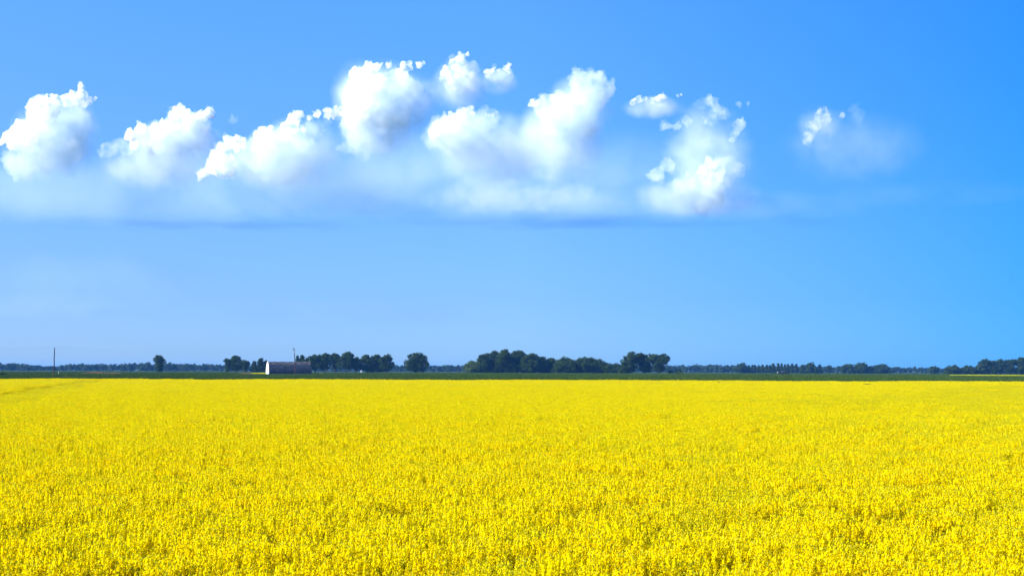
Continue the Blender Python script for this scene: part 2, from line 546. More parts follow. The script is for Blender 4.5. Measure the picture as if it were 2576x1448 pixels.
def make_green_crop():
    g = np.random.default_rng(5)
    tiles = [crop_tile('crop_patch%d' % k, 6.0, 6.0, 0.85) for k in range(3)]
    P = jitter_grid(262, 800, 5.0, lambda y: 0.375 * y + 20, g)
    P = P[P[:, 1] > far_edge(P[:, 0]) + 4.5]
    wide = np.full(len(P), 1.05)
    Q = jitter_grid(800, 1340, 10.0, lambda y: 0.375 * y + 20, g)
    P = np.concatenate([P, Q]); wide = np.concatenate([wide, np.full(len(Q), 2.1)])
    n = len(P)
    f = field_noise(P[:, 0], P[:, 1], 60.0, 3.0)
    rot = np.column_stack([np.zeros(n), np.zeros(n), g.uniform(0, 6.28, n)])
    scl = np.column_stack([wide, wide, 0.85 + 0.3 * f + g.normal(0, 0.06, n)])
    scatter('green_crop', tiles, np.column_stack([P, np.zeros(n)]), g.integers(0, 3, n), rot, scl,
            'low dark green crop in a flat band beyond the canola', 'green crop')
make_green_crop()

# ------------------------------------------------------------------ trees
def crown_quads(lobes, s, cov, g):
    """Leaf clumps spread through a set of ellipsoid boughs (centre, radii)."""
    C, N = [], []
    sub = []
    for c, r in lobes:
        sub.append((np.asarray(c), np.asarray(r) * 0.86, cov * 0.8))
        for d in rand_dirs(7, 0.35, g):           # smaller boughs breaking up the outline
            k = g.uniform(0.26, 0.46)
            sub.append((np.asarray(c) + d * np.asarray(r) * g.uniform(0.7, 0.98), np.asarray(r) * k, cov * 1.1))
    for c, r, cv in sub:
        n = max(5, int(cv * math.pi * r[0] * r[2] / (s * s)))
        d = rand_dirs(n, 0.15, g)
        rr = g.uniform(0.35, 1.0, (n, 1)) ** 0.55 * (1 + 0.10 * g.normal(size=(n, 1)))
        p = c + d * rr * r
        p[:, 2] = np.maximum(p[:, 2], 0.15)
        C.append(p)
        N.append(d * 0.9 + rand_dirs(n, 0.1, g) * 0.6)
    C = np.concatenate(C); N = np.concatenate(N)
    N /= np.linalg.norm(N, axis=1, keepdims=True)
    sz = s * g.uniform(0.6, 1.4, len(C))
    return quads(C, N, sz, sz * g.uniform(0.6, 1.1, len(C)), g)


ENV = {   # half-width along the height, from the foot of the crown to its top
    'round': ([0, .15, .4, .65, .85, 1], [.45, .75, 1, .95, .7, .25]),
    'vase': ([0, .2, .45, .75, .9, 1], [.42, .55, .8, 1, .85, .45]),
    'column': ([0, .2, .5, .8, 1], [.8, 1, .95, .7, .2]),
    'dome': ([0, .3, .6, .85, 1], [.9, 1, .92, .65, .25]),
    'cone': ([0, .15, .5, .8, 1], [1, .95, .6, .3, .05]),
    'fan': ([0, .25, .5, .8, 1], [.5, .65, .92, 1, .65]),
}


def make_tree(name, label, x0, x1, top, dist, shape='round', foot=0.15, group=None, mat=None, lobes=None, s=None,
              category='tree', cov=2.0, lean=0.0):
    g = np.random.default_rng(int(x0 * 13 + top * 7) % 100000)
    xc = (x0 + x1) / 2
    base = spot(xc, dist)
    H = CAM_H + (horizon_y(xc) - top) / PX * dist
    W = (x1 - x0) / PX * dist * (1.35 if group == G_GROVE and x0 > 1564 else 1.75 if group == G_GROVE else 1.5 if group == G_ROW else 1.3 if group not in ('lone trees', 'pale bushes', G_POP, None) else 1.06)
    s = s or max(0.42, dist / 1422 * 0.55)
    t = empty(name, base, label, category, group)
    ks, ws = ENV[shape]
    foot_z = H * foot
    if lobes is None:
        lobes = []
        n = max(10, int(9 * max(1.0, H / max(W, 1) * 0.9)))
        for k in range(n):
            u = (k + g.uniform(0, 1)) / n
            hw = np.interp(u, ks, ws) * W / 2 * g.uniform(0.8, 1.1)
            r = min(W * g.uniform(0.16, 0.30), hw)
            a = (math.pi if k % 2 else 0.0) + g.uniform(-1.1, 1.1)
            q = max(0.0, hw - r) * math.sqrt(g.uniform(0.3, 1))
            z = foot_z + u * (H - foot_z)
            z = min(max(z, foot_z + r * 0.6), H - r * 0.7 - g.uniform(0, .05) * H)
            lobes.append(((q * math.cos(a) + lean * (z / H) * W, q * math.sin(a), z), (r * g.uniform(.95, 1.2), r * 1.05, r * g.uniform(0.7, 1.0))))
        if shape in ('dome', 'column', 'cone'):        # filled heart of the crown
            zc = foot_z + 0.48 * (H - foot_z)
            lobes.append(((lean * W * .5, 0, zc), (W * 0.36, W * 0.36, (H - foot_z) * 0.40)))
        else:
            zc = foot_z + 0.6 * (H - foot_z)
            lobes.append(((lean * W * .5, 0, zc), (W * 0.27, W * 0.3, (H - foot_z) * 0.32)))
        for sx in (-1, 1):                       # both flanks and the top are reached
            u = min(0.85, ks[int(np.argmax(ws))] + g.uniform(-.15, .1))
            hw = W / 2 * max(ws); r = g.uniform(0.17, 0.24) * W
            lobes.append(((sx * (hw - r) + lean * u * W, 0, foot_z + max(u, .15) * (H - foot_z) - r * .3), (r, r, r * 0.9)))
        for k in range(2):
            r = g.uniform(.15, .24) * W if shape not in ('column', 'cone') else 0.16 * W
            lobes.append((((g.uniform(-.3, .3) if k else g.uniform(-.1, .1)) * W * min(1, ws[-1] * 2.2) + lean * W, 0, H - r * (0.75 if k == 0 else g.uniform(.8, 1.6))), (r, r, r * 0.8)))
    V = crown_quads(lobes, s, cov, g)
    nq = len(V)
    ids = np.repeat(np.arange(len(lobes)), 1)
    tint = np.clip(g.uniform(0.0, 0.6, nq) + 0.25 * g.uniform(size=nq), 0, 1)
    quad_mesh('crown', V, mat or M_crown, tint, parent=t)
    b = Build()
    r0 = max(0.25, 0.018 * H + 0.012 * W)
    tl = 0.72 * H
    p = [(0, 0, 0), (0.1 + lean * W * .3, 0, tl * 0.4), (lean * W * .7 - 0.1, 0.1, tl * 0.75), (lean * W, 0, tl)]
    b.tube(p, [r0 * 1.3, r0, r0 * 0.6, r0 * 0.2], 7)
    for k in range(min(6, len(lobes))):
        c, r = lobes[(k * 3 + 1) % len(lobes)]
        z0 = min(max(foot_z * 0.9, c[2] * 0.5), tl * 0.7)
        b.tube([(lean * W * z0 / H, 0, z0), (c[0] * 0.5, c[1] * 0.5, (z0 + c[2]) / 2), c], [r0 * 0.5, r0 * 0.35, r0 * 0.12], 5)
    b.obj('trunk', M_bark, t, True)
    return t


G_BARN = 'trees standing around the old barn'
G_ROW = 'row of trees right of the barn'
G_GROVE = 'trees of the large grove in the middle'
G_POP = 'narrow poplars in the bluish row'
G_RIGHT = 'far bluish trees at the right'
T = 1380.0

make_tree('lone_tree', 'lone vase shaped tree with a forked top, far from other trees left of the barn', 384, 417, 893, T, 'vase', 0.06, 'lone trees')
make_tree('broadleaf_tree', 'small leaning tree, leftmost of the three joined crowns left of the barn', 563, 581, 901, T, 'vase', 0.1, G_BARN)
make_tree('broadleaf_tree', 'tallest tree, middle of the three joined crowns left of the barn', 577, 611, 894, T + 12, 'round', 0.12, G_BARN)
make_tree('broadleaf_tree', 'low spreading tree, right of the three joined crowns left of the barn', 604, 628, 905, T, 'fan', 0.15, G_BARN)
make_tree('broadleaf_tree', 'small bushy tree standing just left of the taller tree at the white barn end', 631, 648, 908, T, 'dome', 0.05, G_BARN)
make_tree('broadleaf_tree', 'dense tree rising right behind the white end of the barn', 645, 668, 901.5, T + 10, 'dome', 0.05, G_BARN)
make_tree('broadleaf_tree', 'tree of which a tip shows above the left end of the barn roof', 662, 676, 906, T + 25, 'round', 0.1, G_BARN)
make_tree('broadleaf_tree', 'slim tree behind the barn roof right beside the utility pole', 742, 754, 894, T, 'column', 0.2, G_BARN)
make_tree('broadleaf_tree', 'rounded tree above the right half of the barn roof', 751, 769, 893, T + 8, 'round', 0.2, G_BARN)
make_tree('broadleaf_tree', 'shorter tree above the right end of the barn roof', 765, 779, 899, T + 15, 'round', 0.15, G_BARN)
make_tree('broadleaf_tree', 'wide tree with low hanging branches touching the right end of the barn', 775, 810, 893, T - 30, 'dome', 0.22, G_ROW)
make_tree('broadleaf_tree', 'tree with see-through foot, second in the row right of the barn', 803, 835, 890, T, 'vase', 0.2, G_ROW)
make_tree('broadleaf_tree', 'tall narrow tree in the middle of the row right of the barn', 830, 857, 888, T + 10, 'fan', 0.2, G_ROW)
make_tree('broadleaf_tree', 'large round headed dark tree, widest of the row right of the barn', 853, 891, 887, T - 10, 'round', 0.25, G_ROW)
make_tree('broadleaf_tree', 'low side tree with drooping edge just left of the tiny white shed', 884, 907, 897.5, T, 'round', 0.2, G_ROW)
make_tree('broadleaf_tree', 'tree right of the tiny white shed with foliage nearly to the ground', 908, 937, 893.5, T, 'dome', 0.08, G_ROW)
make_tree('broadleaf_tree', 'middle tree of the dense clump right of the tiny white shed', 930, 963, 893, T + 10, 'dome', 0.03, G_ROW)
make_tree('broadleaf_tree', 'last tree at the right end of the row beyond the white shed', 957, 989, 892.5, T, 'round', 0.1, G_ROW)
make_tree('lone_tree', 'lone broad domed tree standing by itself between the barn row and the large grove', 1014, 1081, 887, T, 'round', 0.08, 'lone trees')

make_tree('broadleaf_tree', 'pale low rounded tree at the left foot of the large grove', 1172, 1206, 909.5, T - 25, 'dome', 0.0, G_GROVE, mat=M_crown_pale)
make_tree('broadleaf_tree', 'tree at the left shoulder of the large grove behind the pale low tree', 1202, 1233, 891.5, T, 'dome', 0.0, G_GROVE)
make_tree('broadleaf_tree', 'second tall tree from the left in the large grove', 1226, 1260, 884.5, T + 10, 'dome', 0.0, G_GROVE)
make_tree('broadleaf_tree', 'tallest tree at the summit of the large grove', 1252, 1290, 881.5, T, 'dome', 0.0, G_GROVE)
make_tree('broadleaf_tree', 'tree just right of the summit of the large grove', 1283, 1322, 884, T + 12, 'dome', 0.0, G_GROVE)
make_tree('broadleaf_tree', 'round tree on the right slope of the large grove', 1316, 1355, 889.5, T, 'dome', 0.0, G_GROVE)
make_tree('broadleaf_tree', 'smaller tree where the large grove drops to its lower half', 1349, 1376, 898.5, T + 5, 'dome', 0.0, G_GROVE)
make_tree('broadleaf_tree', 'low tree joining the high and low halves of the large grove', 1370, 1402, 902, T + 14, 'dome', 0.0, G_GROVE)
make_tree('broadleaf_tree', 'broad tree, first of the flat topped low half of the grove', 1396, 1445, 902.5, T, 'dome', 0.0, G_GROVE)
make_tree('broadleaf_tree', 'middle tree of the flat topped low half of the grove', 1439, 1471, 904.5, T + 8, 'dome', 0.0, G_GROVE)
make_tree('broadleaf_tree', 'flat crowned tree at the right of the flat topped low half of the grove', 1464, 1507, 902.5, T, 'fan', 0.0, G_GROVE)
make_tree('broadleaf_tree', 'short tree stepping down at the end of the flat topped trees', 1500, 1527, 911, T, 'dome', 0.0, G_GROVE)
make_tree('broadleaf_tree', 'lowest bushy tree in the dip before the two tall trees', 1521, 1563, 917, T, 'dome', 0.0, G_GROVE)
make_tree('conifer_tree', 'small dark pointed tree at the foot of the two tall trees', 1557, 1580, 909.5, T - 20, 'cone', 0.0, G_GROVE)
make_tree('broadleaf_tree', 'tall tree with a rounded head on the left of the pair ending the grove', 1566, 1605, 888, T, 'vase', 0.05, G_GROVE)
make_tree('broadleaf_tree', 'wide tree in the middle of the last clump ending the grove', 1600, 1645, 889, T + 6, 'fan', 0.05, G_GROVE)
make_tree('broadleaf_tree', 'tree leaning right with overhanging crown at the right end of the grove', 1636, 1678, 890.5, T, 'fan', 0.08, G_GROVE, lean=0.06)
make_tree('bush', 'small pale bush just beyond the right end of the grove', 1680, 1695, 930.5, T, 'dome', 0.0, 'pale bushes', mat=M_crown_pale, category='bush')
make_tree('bush', 'wider pale bush, right one of two beyond the end of the grove', 1697, 1718, 929.5, T, 'dome', 0.0, 'pale bushes', mat=M_crown_pale, category='bush')

# far right: a wood of poplars and round trees, farther off and bluer
D2 = 2150.0
make_tree('broadleaf_tree', 'round clump crowned tree at the left end of the bluish poplar row', 1851, 1880, 914.5, D2, 'dome', 0.0, G_RIGHT)
ORD = ['first', 'second', 'third', 'fourth', 'fifth', 'sixth', 'seventh', 'eighth', 'ninth', 'tenth', 'eleventh', 'twelfth', 'thirteenth', 'fourteenth']
pops = [(1130, 1162, 430), (1172, 1203, 435), (1213, 1252, 428), (1268, 1310, 432), (1318, 1372, 425), (1375, 1440, 427), (1436, 1474, 430), (1470, 1534, 408),
        (1545, 1603, 405), (1606, 1645, 405), (1648, 1694, 418), (1696, 1745, 415), (1755, 1804, 408), (1815, 1874, 412)]
for k, (a, b_, t_) in enumerate(pops):
    make_tree('poplar_tree', 'narrow bluish poplar, %s from the left in the poplar row behind the dark truck' % ORD[k],
              1688.4 + a * .171 - 1, 1688.4 + b_ * .171 + 1, 844.2 + t_ * .171, D2 + (k % 3) * 8, 'column', 0.0, G_POP, category='poplar')
RIGHT = [
    (2010, 2026, 917.5, 'column', 'small tree at the left of the flat topped block right of the poplar row'),
    (2022, 2058, 914.5, 'dome', 'flat topped dense tree in the block right of the poplar row'),
    (2054, 2068, 916, 'column', 'narrow tree closing the right side of the block beyond the poplars'),
    (2080, 2090, 918.5, 'vase', 'tiny ball headed tree sticking up from the low treeline'),
    (2117, 2150, 915, 'dome', 'left half of the square clipped looking bluish clump'),
    (2146, 2183, 914.5, 'dome', 'right half of the square clipped looking bluish clump'),
    (2180, 2200, 921, 'dome', 'lower tree in the gap between two dense bluish clumps'),
    (2197, 2237, 917.5, 'dome', 'rounded dense bluish tree right of the square clump'),
    (2337, 2360, 921, 'round', 'round tree rising alone from the low treeline toward the right edge'),
    (2380, 2417, 919.5, 'dome', 'round bush like tree, left of three below the tall trees at right'),
    (2417, 2452, 920, 'dome', 'round bush like tree, middle of three below the tall trees at right'),
    (2448, 2486, 919.5, 'dome', 'dark round bush like tree under the tall trees at right'),
    (2466, 2497, 904, 'fan', 'tall spreading tree, leftmost of the tall group at the right edge'),
    (2490, 2512, 906.5, 'dome', 'dense tree between the spreading trees at the right edge'),
    (2506, 2528, 902, 'round', 'tall tree with a peaked top in the group at the right edge'),
    (2524, 2553, 903.5, 'fan', 'tree with a see-through crown in the group at the right edge'),
    (2548, 2590, 898.5, 'round', 'tallest tree cut by the right edge of the view'),
]
for a, b_, t_, sh, lab in RIGHT:
    make_tree('broadleaf_tree', lab, a, b_, t_, D2 - 350 if a > 2376 else D2, sh, 0.0, G_RIGHT)


# the far wood along the horizon: one mass
def far_wood():
    g = np.random.default_rng(3)
    D = 2700.0
    # outline of the wood read along the horizon: bearing -> crown height
    ks = [-400, 0, 60, 100, 150, 190, 230, 290, 360, 420, 470, 560, 700, 1000, 1180, 1300, 1690, 1750, 1800, 1850, 1950, 2080, 2110, 2200, 2300, 2400, 2576, 3000]
    hs = [16, 17, 15.5, 10.5, 11, 16, 15.5, 15, 19, 18, 17, 15, 15, 15, 14.5, 14, 15, 17.5, 17, 16, 15, 15, 14, 14, 12.5, 11, 13, 14]
    V, TN = [], []
    x = -380.0
    while x < 2960:
        hh = float(np.interp(x, ks, hs)) * g.uniform(0.82, 1.12)
        d = D + g.uniform(-30, 120)
        c = spot(x, d)
        H = hh / PX * d + 1.5
        w = g.uniform(0.4, 0.62) * H
        lobes = [((c.x, c.y, H * 0.33), (w * 0.8, w * .8, H * 0.36)), ((c.x + g.uniform(-.2, .2) * w, c.y, H * 0.72), (w * 0.62, w * .6, H * 0.27)),
                 ((c.x + g.uniform(-.6, .6) * w, c.y - 1, H * 0.5), (w * 0.5, w * .5, H * 0.25))]
        q = crown_quads(lobes, 1.7, 2.2, g)
        V.append(q); TN.append(np.clip(g.uniform(0, .9) + g.uniform(-.2, .2, len(q)), 0, 1))
        x += g.uniform(3.0, 6.5)
    o = quad_mesh('far_treeline', np.concatenate(V), M_far, np.concatenate(TN))
    tag(o, 'far blue wood along the whole horizon behind everything', 'treeline', kind='stuff')
far_wood()

# ------------------------------------------------------------------ barn
def make_barn():
    L, HW, H = 24.0, 4.6, 7.5
    axis = Vector((0.943, 0.333, 0)).normalized()
    left = spot(673.5, 797)
    t = empty('old_barn', left + axis * (L / 2), 'old white ended barn with a curved grey shingle roof and rusty ridge', 'barn')
    t.rotation_euler = (0, 0, math.atan2(axis.y, axis.x))
    n = 14
    prof = []
    for k in range(n + 1):
        z = H * k / n
        prof.append((HW * (1 - (z / H) ** 3.0) * (1.0 - 0.04 * math.sin(math.pi * z / H)), z))
    arch = [(-x, z) for x, z in prof] + [(x, z) for x, z in reversed(prof[:-1])]      # -y side up, over, +y side down

    def shell(x0, x1, pts, th, mat, name, wob=0.0):
        segs = 16
        vs, fs = [], []
        m = len(pts)
        outer = []
        for i, (y, z) in enumerate(pts):
            y0, z0 = pts[max(i - 1, 0)]; y1, z1 = pts[min(i + 1, m - 1)]
            d = Vector((y1 - y0, z1 - z0)).normalized()
            outer.append((y - d.y * th, z + d.x * th))
        for j in range(segs + 1):
            x = x0 + (x1 - x0) * j / segs
            sag = -wob * math.sin(j * 1.9) * 0.5 - wob * math.sin(math.pi * j / segs)
            for (y, z) in pts: vs.append((x, y, z + sag * (z / H)))
            for (y, z) in outer: vs.append((x, y, z + sag * (z / H)))
        w = 2 * m
        for j in range(segs):
            a, b = j * w, (j + 1) * w
            for i in range(m - 1):
                fs.append((a + i, a + i + 1, b + i + 1, b + i))
                fs.append((a + m + i, b + m + i, b + m + i + 1, a + m + i + 1))
            fs.append((a, b, b + m, a + m)); fs.append((a + m - 1, a + w - 1, b + w - 1, b + m - 1))
        for a in (0, segs * w):
            for i in range(m - 1):
                fs.append((a + i, a + m + i, a + m + i + 1, a + i + 1) if a == 0 else (a + i, a + i + 1, a + m + i + 1, a + m + i))
        return mesh_obj(name, vs, fs, mat, t, False)

    shell(-L / 2 + 0.05, L / 2 - 0.05, arch, 0.12, M_shingle, 'roof', 0.09)
    up = [p for p in arch if p[1] > H * 0.74]
    th0 = 0.16
    up2 = []
    for i, (y, z) in enumerate(up):
        y0, z0 = up[max(i - 1, 0)]; y1, z1 = up[min(i + 1, len(up) - 1)]
        d = Vector((y1 - y0, z1 - z0)).normalized()
        up2.append((y - d.y * th0, z + d.x * th0))
    shell(-L / 2 + 0.1, L / 2 - 0.1, up2, 0.05, M_ridge, 'ridge_shingles', 0.09)
    for sx, name in ((-1, 'end_wall'), (1, 'end_wall')):
        b = Build()
        xa, xb = (sx * (L / 2 + 0.22), sx * (L / 2 - 0.02)) if sx < 0 else (L / 2 - 0.3, L / 2 - 0.45)
        e = [(y * 1.03, z * 1.045) for y, z in arch] if sx < 0 else [(y * 0.985, z * 0.985) for y, z in arch]
        m = len(e)
        vs = [(xa, y, z) for y, z in e] + [(xb, y, z) for y, z in e]
        fs = [tuple(range(m)), tuple(range(2 * m - 1, m - 1, -1))] + [(i, i + m, i + m + 1, i + 1) for i in range(m - 1)] + [(m - 1, 2 * m - 1, m, 0)]
        b.add(vs, fs)
        wl_ = b.obj(name, M_white, t)
        if sx < 0:
            d = Build(); d.box((xa - 0.04, 0, 1.6), (0.06, 2.8, 3.2)); d.obj('door', M_white, wl_)
    # a patch of bare boards where shingles are gone
    b = Build()
    zc = H * 0.69
    yv = -HW * (1 - (zc / H) ** 3.0) - 0.13
    sl = HW * 3 * (zc / H) ** 2 / H
    vs = []
    for dx, dz in ((-1.3, -.35), (0.2, -.45), (1.5, -.25), (1.2, .3), (-.4, .4), (-1.5, .2)):
        vs.append((-1.2 + dx, yv + dz * sl - 0.05, zc + dz))
    vs += [(x, y + 0.04, z) for x, y, z in vs]
    b.add(vs, [(0, 1, 2, 3, 4, 5), (11, 10, 9, 8, 7, 6)] + [(i, i + 6, (i + 1) % 6 + 6, (i + 1) % 6) for i in range(6)])
    b.obj('bare_patch', M_bare, t)
make_barn()

# ------------------------------------------------------------------ utility poles and line
def make_pole(px, dist, top_y, label, lean=0.0, arm=False):
    base = spot(px, dist)
    H = CAM_H + (horizon_y(px) - top_y) / PX * dist
    t = empty('utility_pole', base, label, 'utility pole', 'wooden utility poles')
    g = random.Random(int(px))
    b = Build()
    pts, rad = [], []
    for k in range(9):
        u = k / 8
        pts.append((lean * u * u + g.uniform(-.06, .06), g.uniform(-.04, .04), H * u)); rad.append(0.27 - 0.08 * u)
    b.tube(pts, rad, 8); b.obj('shaft', M_wood, t, True)
    top = pts[-1]
    if arm:
        a = Build(); a.box((top[0], top[1] - 0.2, H - 0.75), (1.7, 0.12, 0.14)); ca = a.obj('crossarm', M_wood, t)
        for sx in (-0.75, 0.75):
            i = Build(); i.tube([(top[0] + sx, top[1] - 0.2, H - 0.68), (top[0] + sx, top[1] - 0.2, H - 0.58), (top[0] + sx, top[1] - 0.2, H - 0.44)], [0.05, 0.09, 0.04], 8)
            i.obj('insulator', M_glassy, ca)
        c = Build(); c.tube([(top[0] + 0.42, -0.1, H - 3.0), (top[0] + 0.42, -0.1, H - 2.9), (top[0] + 0.42, -0.1, H - 1.95), (top[0] + 0.42, -0.1, H - 1.85)], [0.2, 0.27, 0.27, 0.12], 12)
        c.obj('transformer', M_metal, t, True)
    i = Build(); i.tube([(top[0], top[1], H - 0.02), (top[0], top[1], H + 0.12), (top[0], top[1], H + 0.3)], [0.06, 0.10, 0.04], 8)
    i.obj('insulator', M_glassy, t)
    return base + Vector((top[0], top[1], H + 0.28))

pa = make_pole(136, 640, 874.5, 'slender bare wooden pole standing alone at the left of the green crop')
pb = make_pole(742.5, 770, 875, 'leaning wooden utility pole with crossarm and transformer in front of the barn', lean=-0.8, arm=True)


def wire(a, b, label, sag):
    bd = Build()
    pts = []
    for k in range(25):
        u = k / 24
        p = a.lerp(b, u); p.z -= sag * 4 * u * (1 - u); pts.append(p)
    bd.tube(pts, 0.012, 4)
    tag(bd.obj('power_wire', M_metal), label, 'wire', 'overhead wires')

wire(pa, pb, 'thin wire strung from the bare pole to the pole by the barn', 2.2)
wire(pa, spot(-330, 575, pa.z), 'thin wire running from the bare pole out past the left edge', 1.6)

# ------------------------------------------------------------------ small things around the barn and in the crop
def make_shed():
    t = empty('small_shed', spot(909, 1340), 'tiny white shed in the gap between the trees right of the barn', 'shed')
    b = Build(); b.box((0, 0, 1.15), (1.7, 2.0, 2.3)); b.obj('wall', M_white, t)
    b = Build()
    b.add([(-1.0, -1.15, 2.29), (1.0, -1.15, 2.29), (1.0, 1.15, 2.29), (-1.0, 1.15, 2.29), (0, -1.15, 2.95), (0, 1.15, 2.95)],
          [(0, 3, 2, 1), (0, 4, 5, 3), (1, 2, 5, 4), (0, 1, 4), (3, 5, 2)])
    b.obj('roof', M_white, t)
    b = Build(); b.box((0, -1.02, 0.95), (0.75, 0.05, 1.9)); b.obj('door', M_metal, t)
make_shed()


def make_wagon():
    t = empty('farm_wagon', spot(792, 800), 'low dark wagon with scooped tray in the grass right of the barn', 'wagon')
    b = Build()
    b.add([(-2.0, -.9, .45), (2.0, -.9, .45), (2.0, .9, .45), (-2.0, .9, .45), (-2.5, -1.1, 1.25), (-1.2, -1.1, 1.0), (1.2, -1.1, 1.0), (2.5, -1.1, 1.25), (2.5, 1.1, 1.25), (1.2, 1.1, 1.0), (-1.2, 1.1, 1.0), (-2.5, 1.1, 1.25)],
          [(3, 2, 1, 0), (0, 1, 7, 6, 5, 4), (1, 2, 8, 7), (2, 3, 11, 10, 9, 8), (3, 0, 4, 11), (4, 5, 10, 11), (5, 6, 9, 10), (6, 7, 8, 9)])
    b.obj('tray', M_darkpaint, t)
    for sx in (-1.4, 1.4):
        for sy in (-1.0, 1.0):
            w = Build(); w.tube([(sx, sy - .1, .36), (sx, sy + .1, .36)], .36, 14); w.obj('wheel', M_rubber, t)
    b = Build(); b.tube([(-2.0, 0, .5), (-3.4, 0, .35)], .05, 6); b.obj('drawbar', M_darkpaint, t)
make_wagon()


def make_truck():
    t = empty('pickup_truck', spot(1970, 1060), 'dark pickup truck with pale headboard at the far edge of the green crop', 'truck')
    t.rotation_euler = (0, 0, R(4))
    t.scale = (1.35, 1.35, 1.45)
    b = Build()
    prof = [(-3.1, .55), (3.1, .55), (3.1, 1.15), (1.3, 1.25), (1.2, 1.3), (-.9, 1.3), (-1.0, 1.42), (-3.1, 1.42)]
    m = len(prof)
    b.add([(x, -1.0, z) for x, z in prof] + [(x, 1.0, z) for x, z in prof],
          [tuple(range(m)), tuple(range(2 * m - 1, m - 1, -1))] + [(i, (i + 1) % m, (i + 1) % m + m, i + m)[::-1] for i in range(m)])
    b.obj('body', M_darkpaint, t)
    b = Build(); b.box((0.15, 0, 1.62), (2.3, 1.85, 0.68), 0.82); cab = b.obj('cab', M_darkpaint, t)
    b = Build(); b.box((0.15, 0, 1.985), (1.5, 1.4, 0.05), 0.9); b.obj('cab_roof', M_metal, cab)
    for sy in (-1, 1):
        w = Build(); w.box((0.15, sy * 0.90, 1.60), (1.8, 0.06, 0.42), 0.85); w.obj('window', M_window, cab)
    for sx in (-2.0, 2.0):
        for sy in (-.9, .9):
            w = Build(); w.tube([(sx, sy - .13, .42), (sx, sy + .13, .42)], .42, 16); wh = w.obj('wheel', M_rubber, t)
            r = Build(); s_ = 1 if sy > 0 else -1
            r.tube([(sx, sy + s_ * .13, .42), (sx, sy + s_ * .15, .42)], .22, 12); r.obj('rim', M_metal, wh)
    w = Build(); w.box((-3.0, 0, 1.5), (.3, 1.7, .5), .9); w.obj('headboard', M_metal, t)
make_truck()

def marker():
    t = Build()
    t.tube([(0, 0, 0), (0.02, 0, 0.9), (0, 0, 1.75), (0, 0, 1.95)], [.09, .09, .085, .03], 7)
    o = t.obj('marker_post', M_white)
    o.location = spot(147.5, 690)
    tag(o, 'short pale post in the green crop just right of the bare pole', 'post')
marker()


def tuft_mound(name, px, dist, w, h, label, mat, category):
    g = np.random.default_rng(int(px))
    n = 900
    c = spot(px, dist)
    x = g.normal(0, w / 2.6, n); y = g.normal(0, w / 6, n)
    hh = h * np.exp(-(x / (w / 2)) ** 2) * g.uniform(0.5, 1.1, n)
    p0 = np.column_stack([c.x + x, c.y + y, np.zeros(n)])
    p1 = p0 + np.column_stack([g.normal(0, .25, n), g.normal(0, .25, n), hh])
    q = sticks(p0, p1, g.uniform(.15, .4, n), g)
    o = quad_mesh(name, q, mat, g.uniform(0, 1, len(q)))
    tag(o, label, category, kind='stuff')

tuft_mound('dry_grass', 240, 700, 16, 1.9, 'reddish brown mound of dry grass right of the bare pole', M_dry, 'dry grass')
tuft_mound('dry_grass', 287, 690, 12, 1.5, 'pale tan dry grass patch right of the brown mound', M_dry, 'dry grass')
tuft_mound('dry_grass', 135, 630, 4, 1.0, 'dry grass at the foot of the bare pole', M_dry, 'dry grass')
tuft_mound('dry_grass', 620, 790, 12, 1.3, 'tan dry grass left of the white barn end', M_dry, 'dry grass')
tuft_mound('dry_grass', 808, 795, 5, 1.1, 'small tan grass patch right of the low dark wagon', M_dry, 'dry grass')
make_tree('bush', 'very dark low bush at the left edge of the green crop', -10, 17, 938.5, 560, 'dome', 0.0, None, category='bush')


def make_bird(px, py, dist, span, label, flap, rotz):
    d = ray(px, py)
    t = empty('bird', Vector((0, 0, CAM_H)) + d * dist, label, 'bird', 'birds low over the canola')
    t.rotation_euler = (0, R(6), rotz)
    b = Build()
    k = span
    prof = [(-.30, .012), (-.2, .035), (-.05, .062), (.1, .06), (.19, .04), (.235, .042), (.28, .028), (.31, .006)]
    b.tube([(x * k, 0, (0.02 if x > .15 else 0) * k) for x, r in prof], [r * k for x, r in prof], 10)
    b.add([(-.22 * k, -.02 * k, 0), (-.42 * k, -.07 * k, 0.0), (-.42 * k, .07 * k, 0), (-.22 * k, .02 * k, 0.012 * k)], [(0, 1, 2, 3)])
    for s in (-1, 1):
        r = [(0.12, 0.04, .03), (0.14, .26, .03 + flap * .6), (0.02, .5, .03 + flap), (-.06, .36, .03 + flap * .7), (-.12, .2, .02 + flap * .4), (-.13, .04, .02)]
        vs = [(x * k, s * y * k, z * k) for x, y, z in r]
        vs += [(x * k, s * y * k, z * k - .035 * k) for x, y, z in r]
        b.add(vs, [(0, 1, 2, 3, 4, 5), (11, 10, 9, 8, 7, 6)] + [(i, i + 6, (i + 1) % 6 + 6, (i + 1) % 6) for i in range(6)])
    b.obj('body', M_bird, t)

make_bird(2181, 966, 150, 0.85, 'dark bird with spread wings low over the canola near the right edge', 0.06, R(80))
make_bird(1809, 961, 165, 0.60, 'smaller dark bird with raised wings skimming the canola below the poplars', 0.3, R(95))

# ------------------------------------------------------------------ clouds
CD = 10000.0
ZOOM = {'A': (0.0, 168.8, .3042), 'B': (477.2, 132.1, .3042), 'C': (1027.7, 132.1, .3042), 'D': (1541.6, 168.8, .4016)}
tex_a = bpy.data.textures.new('billow_large', 'VORONOI'); tex_a.noise_scale = 62
tex_b = bpy.data.textures.new('billow_small', 'VORONOI'); tex_b.noise_scale = 26
tex_c = bpy.data.textures.new('fray', 'CLOUDS'); tex_c.noise_scale = 34; tex_c.noise_depth = 3


